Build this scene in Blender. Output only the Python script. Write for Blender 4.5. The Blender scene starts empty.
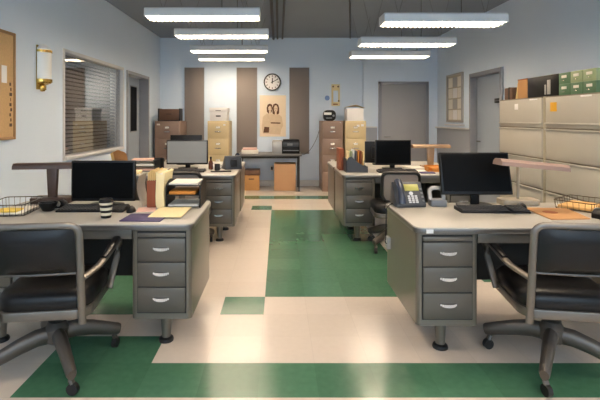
import bpy, bmesh, math, random
from mathutils import Vector, Matrix
random.seed(7)
S = bpy.context.scene
COL = S.collection
PI = math.pi
R = math.radians

# ------------------------------------------------------------------ materials
def lin(r, g, b):
    f = lambda c: (c / 255 / 12.92) if c / 255 <= 0.04045 else ((c / 255 + 0.055) / 1.055) ** 2.4
    return (f(r), f(g), f(b), 1.0)

def mat(name, rgb, rough=0.5, metal=0.0, spec=0.5, noise=0.0, scale=20.0, bump=0.0, emis=None, estr=0.0,
        stretch=None, coat=0.0):
    m = bpy.data.materials.new(name); m.use_nodes = True
    nt = m.node_tree; N = nt.nodes; L = nt.links
    b = N['Principled BSDF']
    b.inputs['Base Color'].default_value = lin(*rgb)
    b.inputs['Roughness'].default_value = rough
    b.inputs['Metallic'].default_value = metal
    b.inputs['Specular IOR Level'].default_value = spec
    b.inputs['Coat Weight'].default_value = coat
    if noise > 0 or bump > 0:
        tc = N.new('ShaderNodeTexCoord'); mp = N.new('ShaderNodeMapping')
        L.new(tc.outputs['Object'], mp.inputs['Vector'])
        if stretch: mp.inputs['Scale'].default_value = stretch
        nz = N.new('ShaderNodeTexNoise'); nz.inputs['Scale'].default_value = scale
        nz.inputs['Detail'].default_value = 5
        L.new(mp.outputs['Vector'], nz.inputs['Vector'])
        if noise > 0:
            mx = N.new('ShaderNodeMix'); mx.data_type = 'RGBA'
            c = lin(*rgb)
            mx.inputs[6].default_value = tuple(max(0, v * (1 - noise)) for v in c[:3]) + (1,)
            mx.inputs[7].default_value = tuple(min(1, v * (1 + noise)) for v in c[:3]) + (1,)
            L.new(nz.outputs['Fac'], mx.inputs[0]); L.new(mx.outputs[2], b.inputs['Base Color'])
        if bump > 0:
            bp = N.new('ShaderNodeBump'); bp.inputs['Strength'].default_value = bump
            bp.inputs['Distance'].default_value = 0.004
            L.new(nz.outputs['Fac'], bp.inputs['Height']); L.new(bp.outputs['Normal'], b.inputs['Normal'])
    if emis:
        b.inputs['Emission Color'].default_value = lin(*emis); b.inputs['Emission Strength'].default_value = estr
    return m

M = {}
M['wall'] = mat('wall_paint', (214, 228, 242), 0.75, noise=0.02, scale=3)
M['ceiling'] = mat('ceiling_paint', (136, 146, 158), 0.9, noise=0.04, scale=2)
M['wainscot'] = mat('wainscot_paint', (158, 163, 172), 0.65, noise=0.02)
M['trim'] = mat('trim_paint', (205, 206, 206), 0.5, noise=0.02)
M['frame_grey'] = mat('frame_grey', (140, 143, 150), 0.45, noise=0.03)
M['door_grey'] = mat('door_grey', (158, 158, 160), 0.5, noise=0.03, scale=4)
M['door_blue'] = mat('door_blue', (158, 170, 184), 0.5, noise=0.03, scale=4)
M['panel'] = mat('panel_cloth', (134, 125, 119), 0.9, noise=0.06, scale=60, bump=0.2)
M['desk'] = mat('desk_metal', (110, 105, 94), 0.34, metal=0.35, noise=0.05, scale=8, coat=0.25)
M['deskdk'] = mat('desk_metal_drawer', (98, 93, 85), 0.38, metal=0.35, noise=0.05, scale=8)
M['modesty'] = mat('modesty_panel_shade', (44, 43, 40), 0.6, noise=0.05)  # kneehole shadow painted into the panel colour
M['gap'] = mat('dark_gap', (30, 29, 28), 0.7, noise=0.05)
M['top'] = mat('desk_linoleum', (168, 165, 157), 0.42, noise=0.04, scale=30)
M['band'] = mat('desk_band', (120, 118, 114), 0.28, metal=0.8, noise=0.04)
M['chrome'] = mat('chrome', (205, 203, 198), 0.2, metal=1.0, noise=0.02)
M['alu'] = mat('chair_metal', (126, 120, 112), 0.34, metal=0.75, noise=0.06, scale=12)
M['aludk'] = mat('chair_base_metal', (100, 94, 88), 0.4, metal=0.65, noise=0.08, scale=12)
M['vinyl'] = mat('black_vinyl', (19, 18, 18), 0.36, spec=0.35, noise=0.1, scale=30, bump=0.12)
M['rubber'] = mat('black_rubber', (24, 23, 23), 0.5, noise=0.1)
M['black'] = mat('black_plastic', (20, 20, 20), 0.4, spec=0.3, noise=0.08)
M['keys'] = mat('keyboard_keys', (66, 64, 62), 0.5, noise=0.08)
M['screen'] = mat('screen_black', (6, 6, 6), 0.35, spec=0.08, noise=0.02)
M['screengrey'] = mat('screen_reflection', (120, 120, 118), 0.35, noise=0.04, scale=3, emis=(150, 150, 146), estr=0.12)  # room reflection on an unlit screen, put into base colour and glow
M['tan'] = mat('cabinet_tan', (205, 184, 140), 0.45, noise=0.04)
M['brown'] = mat('cabinet_brown', (140, 116, 100), 0.45, noise=0.05)
M['cream'] = mat('cabinet_cream', (178, 173, 161), 0.42, noise=0.03, scale=5, coat=0.1)
M['creamdk'] = mat('cabinet_shadow_gap', (120, 112, 98), 0.5, noise=0.05)
M['cab_in'] = mat('cabinet_post', (178, 168, 146), 0.45, noise=0.03)
M['white'] = mat('white_card', (232, 230, 228), 0.7, noise=0.02)
M['paper'] = mat('paper', (228, 222, 210), 0.8, noise=0.03, scale=40)
M['pink'] = mat('pink_paper', (222, 182, 168), 0.8, noise=0.03)
M['yellow'] = mat('yellow_paper', (232, 200, 92), 0.8, noise=0.04)
M['manila'] = mat('manila', (228, 200, 140), 0.75, noise=0.05)
M['manilalt'] = mat('manila_light', (238, 220, 170), 0.75, noise=0.04)
M['kraft'] = mat('kraft', (184, 136, 86), 0.8, noise=0.06)
M['buff'] = mat('buff_paper', (212, 168, 104), 0.8, noise=0.06)
M['stamp'] = mat('folder_stamp', (150, 84, 46), 0.8, noise=0.1)
M['orange'] = mat('orange_folder', (200, 128, 48), 0.7, noise=0.05)
M['redbrown'] = mat('expanding_folder', (140, 74, 44), 0.7, noise=0.08, scale=15)
M['purple'] = mat('purple_folder', (64, 54, 98), 0.6, noise=0.05)
M['card'] = mat('cardboard', (190, 148, 110), 0.85, noise=0.05, scale=10)
M['cardor'] = mat('cardboard_orange', (188, 140, 86), 0.8, noise=0.06, scale=10)
M['brownbox'] = mat('brown_case', (98, 70, 52), 0.6, noise=0.12, scale=12)
M['lampbrown'] = mat('lamp_brown', (84, 66, 57), 0.35, metal=0.3, noise=0.05)
M['lamptan'] = mat('lamp_tan', (160, 130, 98), 0.35, metal=0.3, noise=0.05)
M['lamppink'] = mat('lamp_rose', (150, 124, 112), 0.5, metal=0.0, noise=0.05)
M['lampbeige'] = mat('lamp_beige', (162, 150, 130), 0.4, noise=0.04)
M['wire'] = mat('basket_wire', (52, 46, 42), 0.35, metal=0.6, noise=0.05)
M['wirebr'] = mat('basket_wire_bronze', (84, 62, 34), 0.35, metal=0.6, noise=0.05)
M['grey'] = mat('grey_plastic', (118, 120, 124), 0.4, noise=0.04)
M['silver'] = mat('silver_plastic', (170, 168, 164), 0.35, metal=0.3, noise=0.04)
M['phone'] = mat('phone_body', (62, 66, 72), 0.4, noise=0.05)
M['handset'] = mat('phone_handset', (48, 56, 72), 0.25, noise=0.05)
M['lcd'] = mat('phone_lcd', (168, 164, 84), 0.3, noise=0.03)
M['keyw'] = mat('phone_keys', (214, 216, 220), 0.4, noise=0.02)
M['brass'] = mat('brass', (196, 160, 84), 0.25, metal=0.9, noise=0.05)
M['opal'] = mat('opal_glass', (236, 236, 232), 0.3, noise=0.01)
M['cork'] = mat('cork', (206, 170, 122), 0.9, noise=0.14, scale=70, bump=0.3)
M['corkfr'] = mat('board_frame', (160, 122, 78), 0.5, noise=0.08)
M['ink'] = mat('ink', (96, 74, 58), 0.8, noise=0.05)
M['green'] = mat('card_file_green', (84, 116, 84), 0.5, noise=0.05)
M['greenlt'] = mat('card_file_light_green', (150, 164, 124), 0.5, noise=0.05)
M['housing'] = mat('fixture_housing', (232, 236, 240), 0.4, noise=0.02)
M['glow'] = mat('fixture_diffuser', (255, 250, 240), 0.5, noise=0.01, emis=(255, 231, 204), estr=16.0)
M['louver'] = mat('fixture_louver', (240, 238, 232), 0.4, noise=0.01)
M['steel'] = mat('steel_cable', (110, 110, 112), 0.35, metal=0.8, noise=0.05)
M['conduit'] = mat('conduit', (58, 58, 60), 0.5, noise=0.05)
M['poster'] = mat('poster_paper', (232, 214, 188), 0.8, noise=0.05, scale=6)
M['figure'] = mat('poster_robe', (214, 190, 158), 0.85, noise=0.12, scale=18)
M['figuredk'] = mat('poster_sash', (100, 66, 44), 0.85, noise=0.2, scale=25)
M['figskin'] = mat('poster_face', (222, 198, 168), 0.85, noise=0.05)
M['tablegrey'] = mat('table_grey', (112, 110, 108), 0.45, noise=0.05)
M['sticker'] = mat('sticker_orange', (226, 168, 40), 0.6, noise=0.03)
M['bluepin'] = mat('blue_label', (120, 150, 200), 0.6, noise=0.05)
M['blind'] = mat('blind_slat', (126, 128, 134), 0.5, noise=0.04)
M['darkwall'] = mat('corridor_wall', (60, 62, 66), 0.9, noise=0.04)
M['bottle'] = mat('brown_bottle', (92, 48, 28), 0.2, noise=0.05)
M['cupw'] = mat('cup_white', (216, 208, 184), 0.45, noise=0.04)

# interior window glass: clear, strongly reflecting
g = bpy.data.materials.new('window_glass'); g.use_nodes = True
nt = g.node_tree; nt.nodes.clear()
o = nt.nodes.new('ShaderNodeOutputMaterial'); mx = nt.nodes.new('ShaderNodeMixShader')
tr = nt.nodes.new('ShaderNodeBsdfTransparent'); tr.inputs[0].default_value = (0.9, 0.92, 0.94, 1)
gl = nt.nodes.new('ShaderNodeBsdfGlossy'); gl.inputs['Roughness'].default_value = 0.01
lw = nt.nodes.new('ShaderNodeLayerWeight'); lw.inputs['Blend'].default_value = 0.5
p_ = nt.nodes.new('ShaderNodeMath'); p_.operation = 'POWER'; p_.inputs[1].default_value = 2.0
fr = nt.nodes.new('ShaderNodeMath'); fr.operation = 'MULTIPLY_ADD'; fr.inputs[1].default_value = 0.5; fr.inputs[2].default_value = 0.06
nt.links.new(lw.outputs['Facing'], p_.inputs[0]); nt.links.new(p_.outputs[0], fr.inputs[0])
nt.links.new(fr.outputs[0], mx.inputs[0]); nt.links.new(tr.outputs[0], mx.inputs[1]); nt.links.new(gl.outputs[0], mx.inputs[2])
nt.links.new(mx.outputs[0], o.inputs[0])
M['glass'] = g

# ------------------------------------------------------------------ mesh builder
class MB:
    def __init__(s): s.bm = bmesh.new(); s.mi = 0
    def _merge(s, t, mtx=None):
        if mtx is not None: bmesh.ops.transform(t, matrix=mtx, verts=t.verts)
        me = bpy.data.meshes.new('tmp'); t.to_mesh(me); t.free()
        n = len(s.bm.faces); s.bm.from_mesh(me); bpy.data.meshes.remove(me)
        s.bm.faces.ensure_lookup_table()
        for f in s.bm.faces[n:]: f.material_index = s.mi
        return s
    def m(s, i): s.mi = i; return s
    def box(s, x0, x1, y0, y1, z0, z1, bev=0, seg=2, mtx=None):
        t = bmesh.new()
        bmesh.ops.create_cube(t, size=1)
        for v in t.verts:
            v.co = Vector((x0 + (v.co.x + .5) * (x1 - x0), y0 + (v.co.y + .5) * (y1 - y0), z0 + (v.co.z + .5) * (z1 - z0)))
        if bev > 0:
            bmesh.ops.bevel(t, geom=t.edges[:], offset=bev, segments=seg, profile=0.5, affect='EDGES')
        return s._merge(t, mtx)
    def cyl(s, p0, p1, r0, r1=None, n=16, mtx=None):
        r1 = r0 if r1 is None else r1
        p0 = Vector(p0); p1 = Vector(p1); d = p1 - p0
        t = bmesh.new()
        bmesh.ops.create_cone(t, cap_ends=True, segments=n, radius1=r0, radius2=r1, depth=d.length)
        q = d.to_track_quat('Z', 'Y').to_matrix().to_4x4()
        bmesh.ops.transform(t, matrix=Matrix.Translation((p0 + p1) / 2) @ q, verts=t.verts)
        return s._merge(t, mtx)
    def lathe(s, prof, n=24, mtx=None, a0=0, a1=2 * PI, axis=(0, 0), cap=True):
        t = bmesh.new(); rows = []
        full = abs(a1 - a0 - 2 * PI) < 1e-6
        k = n if full else n + 1
        for r, z in prof:
            rows.append([t.verts.new((axis[0] + r * math.cos(a0 + (a1 - a0) * i / n), axis[1] + r * math.sin(a0 + (a1 - a0) * i / n), z)) for i in range(k)])
        for a, b in zip(rows, rows[1:]):
            for i in range(n):
                j = (i + 1) % k
                t.faces.new((a[i], a[j], b[j], b[i]))
        for row, fl in ((rows[0], True), (rows[-1], False)) if cap else ():
            try: t.faces.new(row[::-1] if fl else row)
            except Exception: pass
        bmesh.ops.remove_doubles(t, verts=t.verts, dist=1e-6)
        bmesh.ops.recalc_face_normals(t, faces=t.faces)
        return s._merge(t, mtx)
    def prism(s, poly, axis, a, b, bev=0, mtx=None):
        """poly: 2D points; axis 'x': (y,z), 'y': (x,z), 'z': (x,y); extruded a..b"""
        def P(u, v, w): return {'x': (w, u, v), 'y': (u, w, v), 'z': (u, v, w)}[axis]
        t = bmesh.new()
        A = [t.verts.new(P(u, v, a)) for u, v in poly]; B = [t.verts.new(P(u, v, b)) for u, v in poly]
        t.faces.new(A); t.faces.new(B)
        n = len(poly)
        for i in range(n): t.faces.new((A[i], A[(i + 1) % n], B[(i + 1) % n], B[i]))
        bmesh.ops.recalc_face_normals(t, faces=t.faces)
        if bev > 0:
            bmesh.ops.bevel(t, geom=[e for e in t.edges], offset=bev, segments=2, profile=0.5, affect='EDGES')
        return s._merge(t, mtx)
    def sweep(s, pts, w, h=None, n=8, closed=False, up=(0, 0, 1), mtx=None, tap=None):
        """elliptical (n>4) or flat-rectangular (n==4) tube along pts; w along side, h along 'up'"""
        h = w if h is None else h
        pts = [Vector(p) for p in pts]; N = len(pts); t = bmesh.new(); rows = []
        up = Vector(up)
        for i, p in enumerate(pts):
            if closed: d = pts[(i + 1) % N] - pts[i - 1]
            else: d = pts[min(i + 1, N - 1)] - pts[max(i - 1, 0)]
            d.normalize()
            sd = d.cross(up)
            if sd.length < 1e-3: sd = d.cross(Vector((0, 1, 0)) if abs(d.y) < .9 else Vector((1, 0, 0)))
            sd.normalize(); u = sd.cross(d)
            k = 1 if tap is None else tap[i]
            off = PI / 4 if n == 4 else 0
            q = 1.4142 if n == 4 else 1
            rows.append([t.verts.new(p + sd * (w / 2 * q * k * math.cos(2 * PI * j / n + off)) + u * (h / 2 * q * k * math.sin(2 * PI * j / n + off))) for j in range(n)])
        rr = list(zip(rows, rows[1:])) + ([(rows[-1], rows[0])] if closed else [])
        for a, b in rr:
            for j in range(n): t.faces.new((a[j], a[(j + 1) % n], b[(j + 1) % n], b[j]))
        if not closed: t.faces.new(rows[0][::-1]); t.faces.new(rows[-1])
        bmesh.ops.recalc_face_normals(t, faces=t.faces)
        return s._merge(t, mtx)
    def sheet(s, grid, thick=0.002):
        """grid[i][j] of points -> thin solid"""
        t = bmesh.new()
        V = [[t.verts.new(p) for p in row] for row in grid]
        for i in range(len(V) - 1):
            for j in range(len(V[0]) - 1): t.faces.new((V[i][j], V[i + 1][j], V[i + 1][j + 1], V[i][j + 1]))
        bmesh.ops.solidify(t, geom=t.faces[:], thickness=thick)
        bmesh.ops.recalc_face_normals(t, faces=t.faces)
        return s._merge(t)
    def build(s, name, mats, parent=None, loc=None, rz=0, ang=35):
        me = bpy.data.meshes.new(name)
        s.bm.to_mesh(me); s.bm.free()
        for m_ in (mats if isinstance(mats, (list, tuple)) else [mats]): me.materials.append(M[m_])
        me.shade_smooth(); me.set_sharp_from_angle(angle=R(ang))
        ob = bpy.data.objects.new(name, me); COL.objects.link(ob)
        if parent: ob.parent = parent
        if loc: ob.location = loc
        if rz: ob.rotation_euler.z = rz
        return ob

def arc(pts, r, n=5):
    """round the inner corners of a 3-D polyline"""
    out = [Vector(pts[0])]
    for i in range(1, len(pts) - 1):
        p = Vector(pts[i]); a = Vector(pts[i - 1]) - p; b = Vector(pts[i + 1]) - p
        k = min(r, a.length * .49, b.length * .49)
        pa = p + a.normalized() * k; pb = p + b.normalized() * k
        for j in range(n + 1):
            t = j / n
            out.append(pa * (1 - t) ** 2 + p * 2 * t * (1 - t) + pb * t * t)
    out.append(Vector(pts[-1]))
    return out

def rrect(x0, x1, y0, y1, r, n=6):
    p = []
    for cx, cy, a in ((x1 - r, y1 - r, 0), (x0 + r, y1 - r, 90), (x0 + r, y0 + r, 180), (x1 - r, y0 + r, 270)):
        for i in range(n + 1):
            t = R(a + 90 * i / n); p.append((cx + r * math.cos(t), cy + r * math.sin(t)))
    return p

def tag(o, label=None, cat=None, group=None, kind=None):
    if label: o['label'] = label
    if cat: o['category'] = cat
    if group: o['group'] = group
    if kind: o['kind'] = kind
    return o

def thing(name, label, cat, loc=(0, 0, 0), rz=0, group=None):
    o = bpy.data.objects.new(name, None); COL.objects.link(o)
    o.empty_display_size = 0.1; o.location = loc; o.rotation_euler.z = rz
    return tag(o, label, cat, group)

def kids(o): return [c for c in COL.objects if c.parent == o]
def copy_tree(o, parent=None):
    c = o.copy(); COL.objects.link(c)
    if parent: c.parent = parent
    for ch in kids(o): copy_tree(ch, c)
    return c
def dup(o, label, loc, rz=0, group=None):
    c = copy_tree(o); c.location = loc; c.rotation_euler = (0, 0, rz); c['label'] = label
    if group: c['group'] = group
    return c
def struct(ob): ob['kind'] = 'structure'; return ob

# ------------------------------------------------------------------ room
XL, XR, YB, ZC = -2.39, 3.18, 8.90, 3.0
YF = -3.0
T = 0.305

# floor with inlaid green and cream tiles (node logic on tile coordinates)
fm = bpy.data.materials.new('floor_tiles'); fm.use_nodes = True
nt = fm.node_tree; N = nt.nodes; L = nt.links; bs = N['Principled BSDF']
tc = N.new('ShaderNodeTexCoord'); sx = N.new('ShaderNodeSeparateXYZ'); L.new(tc.outputs['Object'], sx.inputs[0])
def mth(op, a, b=None, c=None):
    n = N.new('ShaderNodeMath'); n.operation = op
    for i, v in enumerate((a, b, c)):
        if v is None: continue
        if isinstance(v, (int, float)): n.inputs[i].default_value = v
        else: L.new(v, n.inputs[i])
    return n.outputs[0]
U = mth('ADD', mth('DIVIDE', sx.outputs['X'], T), 0.34)      # tile lines at integers
V = mth('SUBTRACT', mth('DIVIDE', sx.outputs['Y'], T), 0.10)
def rect(u0, u1, v0, v1):
    a = mth('MULTIPLY', mth('GREATER_THAN', U, u0), mth('LESS_THAN', U, u1))
    b = mth('MULTIPLY', mth('GREATER_THAN', V, v0), mth('LESS_THAN', V, v1))
    return mth('MULTIPLY', a, b)
rects = [(0, 4, 11, 21.5), (-1, 0, 10, 11), (-1, 0, 21.5, 22.5), (-40, 40, 24.4, 25.4), (-4, 40, 7, 8), (-4, -2, 8, 9),
         (-5, -1.7, 10, 11), (-5, -2, 11, 14), (6, 9, 12, 20), (-8, -5, 3, 6), (-2, 4, 1, 5)]
msk = None
for r_ in rects:
    k = rect(*r_); msk = k if msk is None else mth('MAXIMUM', msk, k)
cell = N.new('ShaderNodeCombineXYZ'); L.new(mth('FLOOR', U), cell.inputs[0]); L.new(mth('FLOOR', V), cell.inputs[1])
wn = N.new('ShaderNodeTexWhiteNoise'); wn.noise_dimensions = '2D'; L.new(cell.outputs[0], wn.inputs['Vector'])
nz = N.new('ShaderNodeTexNoise'); nz.inputs['Scale'].default_value = 26; nz.inputs['Detail'].default_value = 6
L.new(tc.outputs['Object'], nz.inputs['Vector'])
var = mth('ADD', mth('MULTIPLY', nz.outputs['Fac'], 0.6), mth('MULTIPLY', wn.outputs['Value'], 0.4))
def mixc(c0, c1, fac):
    n = N.new('ShaderNodeMix'); n.data_type = 'RGBA'
    L.new(fac, n.inputs[0])
    for i, c in ((6, c0), (7, c1)):
        if isinstance(c, tuple): n.inputs[i].default_value = c
        else: L.new(c, n.inputs[i])
    return n.outputs[2]
cream = mixc(lin(200, 188, 175), lin(214, 203, 191), var)
green = mixc(lin(56, 100, 75), lin(84, 128, 100), var)
base = mixc(cream, green, msk)
fu = mth('ABSOLUTE', mth('SUBTRACT', mth('FRACT', U), 0.5)); fv = mth('ABSOLUTE', mth('SUBTRACT', mth('FRACT', V), 0.5))
seam = mth('GREATER_THAN', mth('MAXIMUM', fu, fv), 0.495)
dk = N.new('ShaderNodeMix'); dk.data_type = 'RGBA'; dk.blend_type = 'MULTIPLY'
L.new(mth('MULTIPLY', seam, 0.12), dk.inputs[0]); L.new(base, dk.inputs[6]); dk.inputs[7].default_value = (0.2, 0.18, 0.16, 1)
L.new(dk.outputs[2], bs.inputs['Base Color'])
n2 = N.new('ShaderNodeTexNoise'); n2.inputs['Scale'].default_value = 3.0; L.new(tc.outputs['Object'], n2.inputs['Vector'])
mr = N.new('ShaderNodeMapRange'); mr.inputs['To Min'].default_value = 0.14; mr.inputs['To Max'].default_value = 0.25
L.new(n2.outputs['Fac'], mr.inputs['Value']); L.new(mr.outputs[0], bs.inputs['Roughness'])
bs.inputs['Specular IOR Level'].default_value = 0.6
M['floor'] = fm

struct(MB().box(XL - .2, XR + .2, YF, YB + .2, -.1, 0).build('floor', 'floor'))
struct(MB().box(XL - .2, XR + .2, YF, YB + .2, ZC, ZC + .1).build('ceiling', 'ceiling'))

# left wall with window and door openings
WY0, WY1, WZ0, WZ1 = 4.91, 6.74, 0.94, 2.11
DY0, DY1, DZ = 6.96, 8.03, 2.08
w = MB()
xa, xb = XL - .2, XL
w.box(xa, xb, YF, WY0 - .03, 0, ZC).box(xa, xb, WY0 - .03, WY1 + .03, 0, WZ0 - .03).box(xa, xb, WY0 - .03, WY1 + .03, WZ1 + .03, ZC)
w.box(xa, xb, WY1 + .03, DY0 - .04, 0, ZC).box(xa, xb, DY0 - .04, DY1 + .04, DZ + .04, ZC).box(xa, xb, DY1 + .04, YB, 0, ZC)
struct(w.build('wall_left', 'wall'))
# dim room beyond the interior window
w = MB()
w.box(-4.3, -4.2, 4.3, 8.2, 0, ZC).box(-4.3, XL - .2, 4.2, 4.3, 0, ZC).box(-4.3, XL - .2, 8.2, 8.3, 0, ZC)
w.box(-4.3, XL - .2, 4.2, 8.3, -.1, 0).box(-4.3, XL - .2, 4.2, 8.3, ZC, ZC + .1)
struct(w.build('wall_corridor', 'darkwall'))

struct(MB().box(XL - .2, XR + .2, YB, YB + .2, 0, ZC).build('wall_back', 'wall'))
struct(MB().box(XL - .2, XR + .2, YF - .15, YF, 0, 1.25).build('wall_rear_unseen', 'wall'))  # low unseen wall added to darken screen reflections, sky light enters above
# shallow step of the back wall round the grey door
struct(MB().box(1.70, XR, YB - .10, YB, 0, ZC).build('wall_step', 'wall'))
struct(MB().box(XR, XR + .2, YF, 6.25, 0, ZC).box(XR, XR + .2, 6.25, 7.25, 2.07, ZC).box(XR, XR + .2, 7.25, YB, 0, ZC).build('wall_right', 'wall'))

# baseboards and trims
struct(MB().box(XL + .0, 1.70, YB - .018, YB, 0, .12, .004).build('baseboard_back', 'trim'))
struct(MB().box(XL, XL + .018, YF, DY0 - .06, 0, .12, .004).box(XL, XL + .018, DY1 + .06, YB - .018, 0, .12, .004).build('baseboard_left', 'trim'))
struct(MB().box(XR - .018, XR, YF, 6.2, 0, .12, .004).build('baseboard_right', 'trim'))
# grey dado below a small ledge on right wall and beside the back door
struct(MB().box(XR - .012, XR, 7.30, YB - .1, 0, 1.18).m(1).box(XR - .05, XR, 7.30, YB - .1, 1.18, 1.205, .004).build('trim_1', ['wainscot', 'trim']))
struct(MB().box(1.70, 1.97, YB - .115, YB - .1, 0, 1.18).m(1).box(1.70, 1.97, YB - .14, YB - .1, 1.18, 1.205, .004).build('trim_2', ['wainscot', 'trim']))

# window_1 : interior window with venetian blind
win = struct(MB().box(XL - .17, XL + .012, WY0 - .04, WY0, WZ0 - .04, WZ1 + .04, .003).box(XL - .17, XL + .012, WY1, WY1 + .04, WZ0 - .04, WZ1 + .04, .003)
             .box(XL - .17, XL + .012, WY0, WY1, WZ1, WZ1 + .04, .003).box(XL - .17, XL + .03, WY0, WY1, WZ0 - .04, WZ0, .003).build('window_1', 'trim'))
pane = MB().box(-.003, .003, -(WY1 - WY0) / 2, (WY1 - WY0) / 2, WZ0, WZ1).build('pane', 'glass', win, (XL - .055, (WY0 + WY1) / 2, 0), R(-1.0))
bl = MB()
ns = 24
for i in range(ns):
    z = WZ0 + .03 + i * (WZ1 - WZ0 - .06) / (ns - 1)
    bl.box(-.022, .022, WY0 + .01, WY1 - .01, -.001, .001, mtx=Matrix.Translation((XL - .12, 0, z)) @ Matrix.Rotation(R(48), 4, 'Y'))
bl.box(XL - .145, XL - .095, WY0 + .01, WY1 - .01, WZ1 - .045, WZ1)
for y in (WY0 + .3, WY0 + .9, WY1 - .3): bl.cyl((XL - .12, y, WZ0), (XL - .12, y, WZ1), .0015, n=6)
bl.build('blind', 'blind', win)

# door_1 left wall, recessed with narrow lite
d = struct(MB().box(XL - .2, XL + .02, DY0 - .05, DY0, 0, DZ + .05, .004).box(XL - .2, XL + .02, DY1, DY1 + .05, 0, DZ + .05, .004)
           .box(XL - .2, XL + .02, DY0, DY1, DZ, DZ + .05, .004).build('door_1', 'frame_grey'))
MB().box(XL - .19, XL - .15, DY0 + .003, DY1 - .003, .01, DZ - .003, .003).build('door_leaf', 'door_blue', d)
MB().box(XL - .153, XL - .145, DY0 + .56, DY0 + .92, 1.13, 1.94, .003).m(1).box(XL - .147, XL - .143, DY0 + .58, DY0 + .90, 1.15, 1.92).build('door_glass', ['frame_grey', 'screen'], d)
MB().cyl((XL - .15, DY0 + .08, 1.0), (XL - .09, DY0 + .08, 1.0), .012).cyl((XL - .1, DY0 + .08, 1.0), (XL - .1, DY0 + .2, 1.0), .01).build('door_handle', 'chrome', d)

# door_2 back wall
bx0, bx1, bz = 1.995, 2.99, 2.10
yb = YB - .10
d = struct(MB().box(bx0, bx0 + .055, yb - .05, yb, 0, bz, .004).box(bx1 - .055, bx1, yb - .05, yb, 0, bz, .004).box(bx0, bx1, yb - .05, yb, bz - .055, bz, .004).build('door_2', 'frame_grey'))
MB().box(bx0 + .055, bx1 - .055, yb - .02, yb, .01, bz - .055, .003).build('door_leaf', 'door_grey', d)
MB().cyl((bx0 + .12, yb - .02, 1.0), (bx0 + .12, yb - .07, 1.0), .011).cyl((bx0 + .12, yb - .065, 1.0), (bx0 + .23, yb - .065, 1.0), .01).build('door_handle', 'chrome', d)

# door_3 right wall
d = struct(MB().box(XR - .03, XR + .2, 6.22, 6.28, 0, 2.10, .004).box(XR - .03, XR + .2, 7.22, 7.28, 0, 2.10, .004).box(XR - .03, XR + .2, 6.28, 7.22, 2.04, 2.10, .004).build('door_3', 'frame_grey'))
MB().box(XR + .08, XR + .12, 6.283, 7.217, .01, 2.037, .003).build('door_leaf', 'door_blue', d)
pl = MB().box(XR + .068, XR + .08, 6.42, 6.62, 1.60, 1.67, .002).m(1)
for i in range(6): pl.box(XR + .066, XR + .069, 6.44 + i * .027, 6.458 + i * .027, 1.625, 1.645)
pl.build('name_plate', ['black', 'grey'], d)
MB().cyl((XR + .08, 7.12, 1.0), (XR + .02, 7.12, 1.0), .012).cyl((XR + .03, 7.12, 1.0), (XR + .03, 7.0, 1.0), .01).build('door_handle', 'chrome', d)

# ------------------------------------------------------------------ hanging lights
def make_light():
    t = thing('pendant_light', 'x', 'light', group='fluorescent pendant lights')
    Lh, D, H = .61, .13, .095        # half length, half depth, height; base (z=0) = bottom
    MB().prism([(-D, 0), (-D, .075), (-D + .02, H), (D - .02, H), (D, .075), (D, 0), (D - .008, 0), (D - .008, .045), (-D + .008, .045), (-D + .008, 0)], 'x', -Lh, Lh).build('housing', 'housing', t)
    for sx_ in (-1, 1):
        MB().prism([(-D, 0), (-D, .075), (-D + .02, H), (D - .02, H), (D, .075), (D, 0)], 'x', sx_ * Lh, sx_ * (Lh + .012)).build('end_cap', 'housing', t)
    MB().box(-Lh + .012, Lh - .012, -D + .012, D - .012, .006, .014).build('diffuser', 'glow', t)
    lv = MB()
    for i in range(25):
        x = -Lh + .03 + i * (2 * Lh - .06) / 24
        lv.box(x - .0015, x + .0015, -D + .008, D - .008, -.014, .005)
    for y in (-.042, .042): lv.box(-Lh, Lh, y - .0015, y + .0015, -.014, .005)
    lv.build('louver', 'louver', t)
    return t
def cables(t, z):
    h = ZC - z
    for sx_ in (-1, 1):
        MB().sweep([(sx_ * .45, 0, .094), (sx_ * .30, 0, h)], .004, n=6).build('cable', 'steel', t)
        MB().sweep([(sx_ * .45, 0, .094), (sx_ * .58, 0, h)], .004, n=6).build('cable', 'steel', t)
    MB().sweep([(.2, 0, .094), (.2, 0, h)], .007, n=6).build('power_cord', 'conduit', t)
LX = [('L', -.79, 3.55, 2.46, 'unseen pendant light added above the striped cup desk, outside the top of the view'),  # unseen fixture added over the desk to brighten the room
      ('L', -.825, 4.86, 2.475, 'front pendant light of the row along the window wall, widest of the four in view'),
      ('L', -.754, 5.92, 2.465, 'second pendant light from the front in the window wall row'),
      ('L', -.795, 7.14, 2.45, 'third pendant light from the front in the window wall row'),
      ('L', -.88, 8.31, 2.475, 'pendant light hanging closest to the clock wall, last of the window wall row'),
      ('R', 1.65, 3.05, 2.345, 'unseen pendant light added above the desk with the grey phone, outside the top of the view'),
      ('L', -.8, 1.5, 2.46, 'unseen pendant light added to the window wall row over the near floor, outside the view'),  # four unseen fixtures from here, added to light the desk fronts
      ('L', -.8, -.5, 2.46, 'unseen pendant light added to the window wall row at the far open end, outside the view'),
      ('R', 1.65, 1.5, 2.345, 'unseen pendant light added to the cabinet row over the near floor, outside the view'),
      ('R', 1.65, -.5, 2.345, 'unseen pendant light added to the cabinet row at the far open end, outside the view'),
      ('R', 1.69, 4.55, 2.345, 'front pendant light in the row by the cream cabinets, its louver teeth showing'),
      ('R', 1.70, 5.86, 2.345, 'middle pendant light of the three in the row by the cream cabinets'),
      ('R', 1.77, 7.05, 2.35, 'pendant light hanging closest to the grey back door')]
pl0 = make_light()
base_lights = [pl0] + [copy_tree(pl0) for _ in LX[1:]]
for t, (sd, x, y, z, lab) in zip(base_lights, LX):
    t.location = (x, y, z); t['label'] = lab
    cables(t, z)

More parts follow.
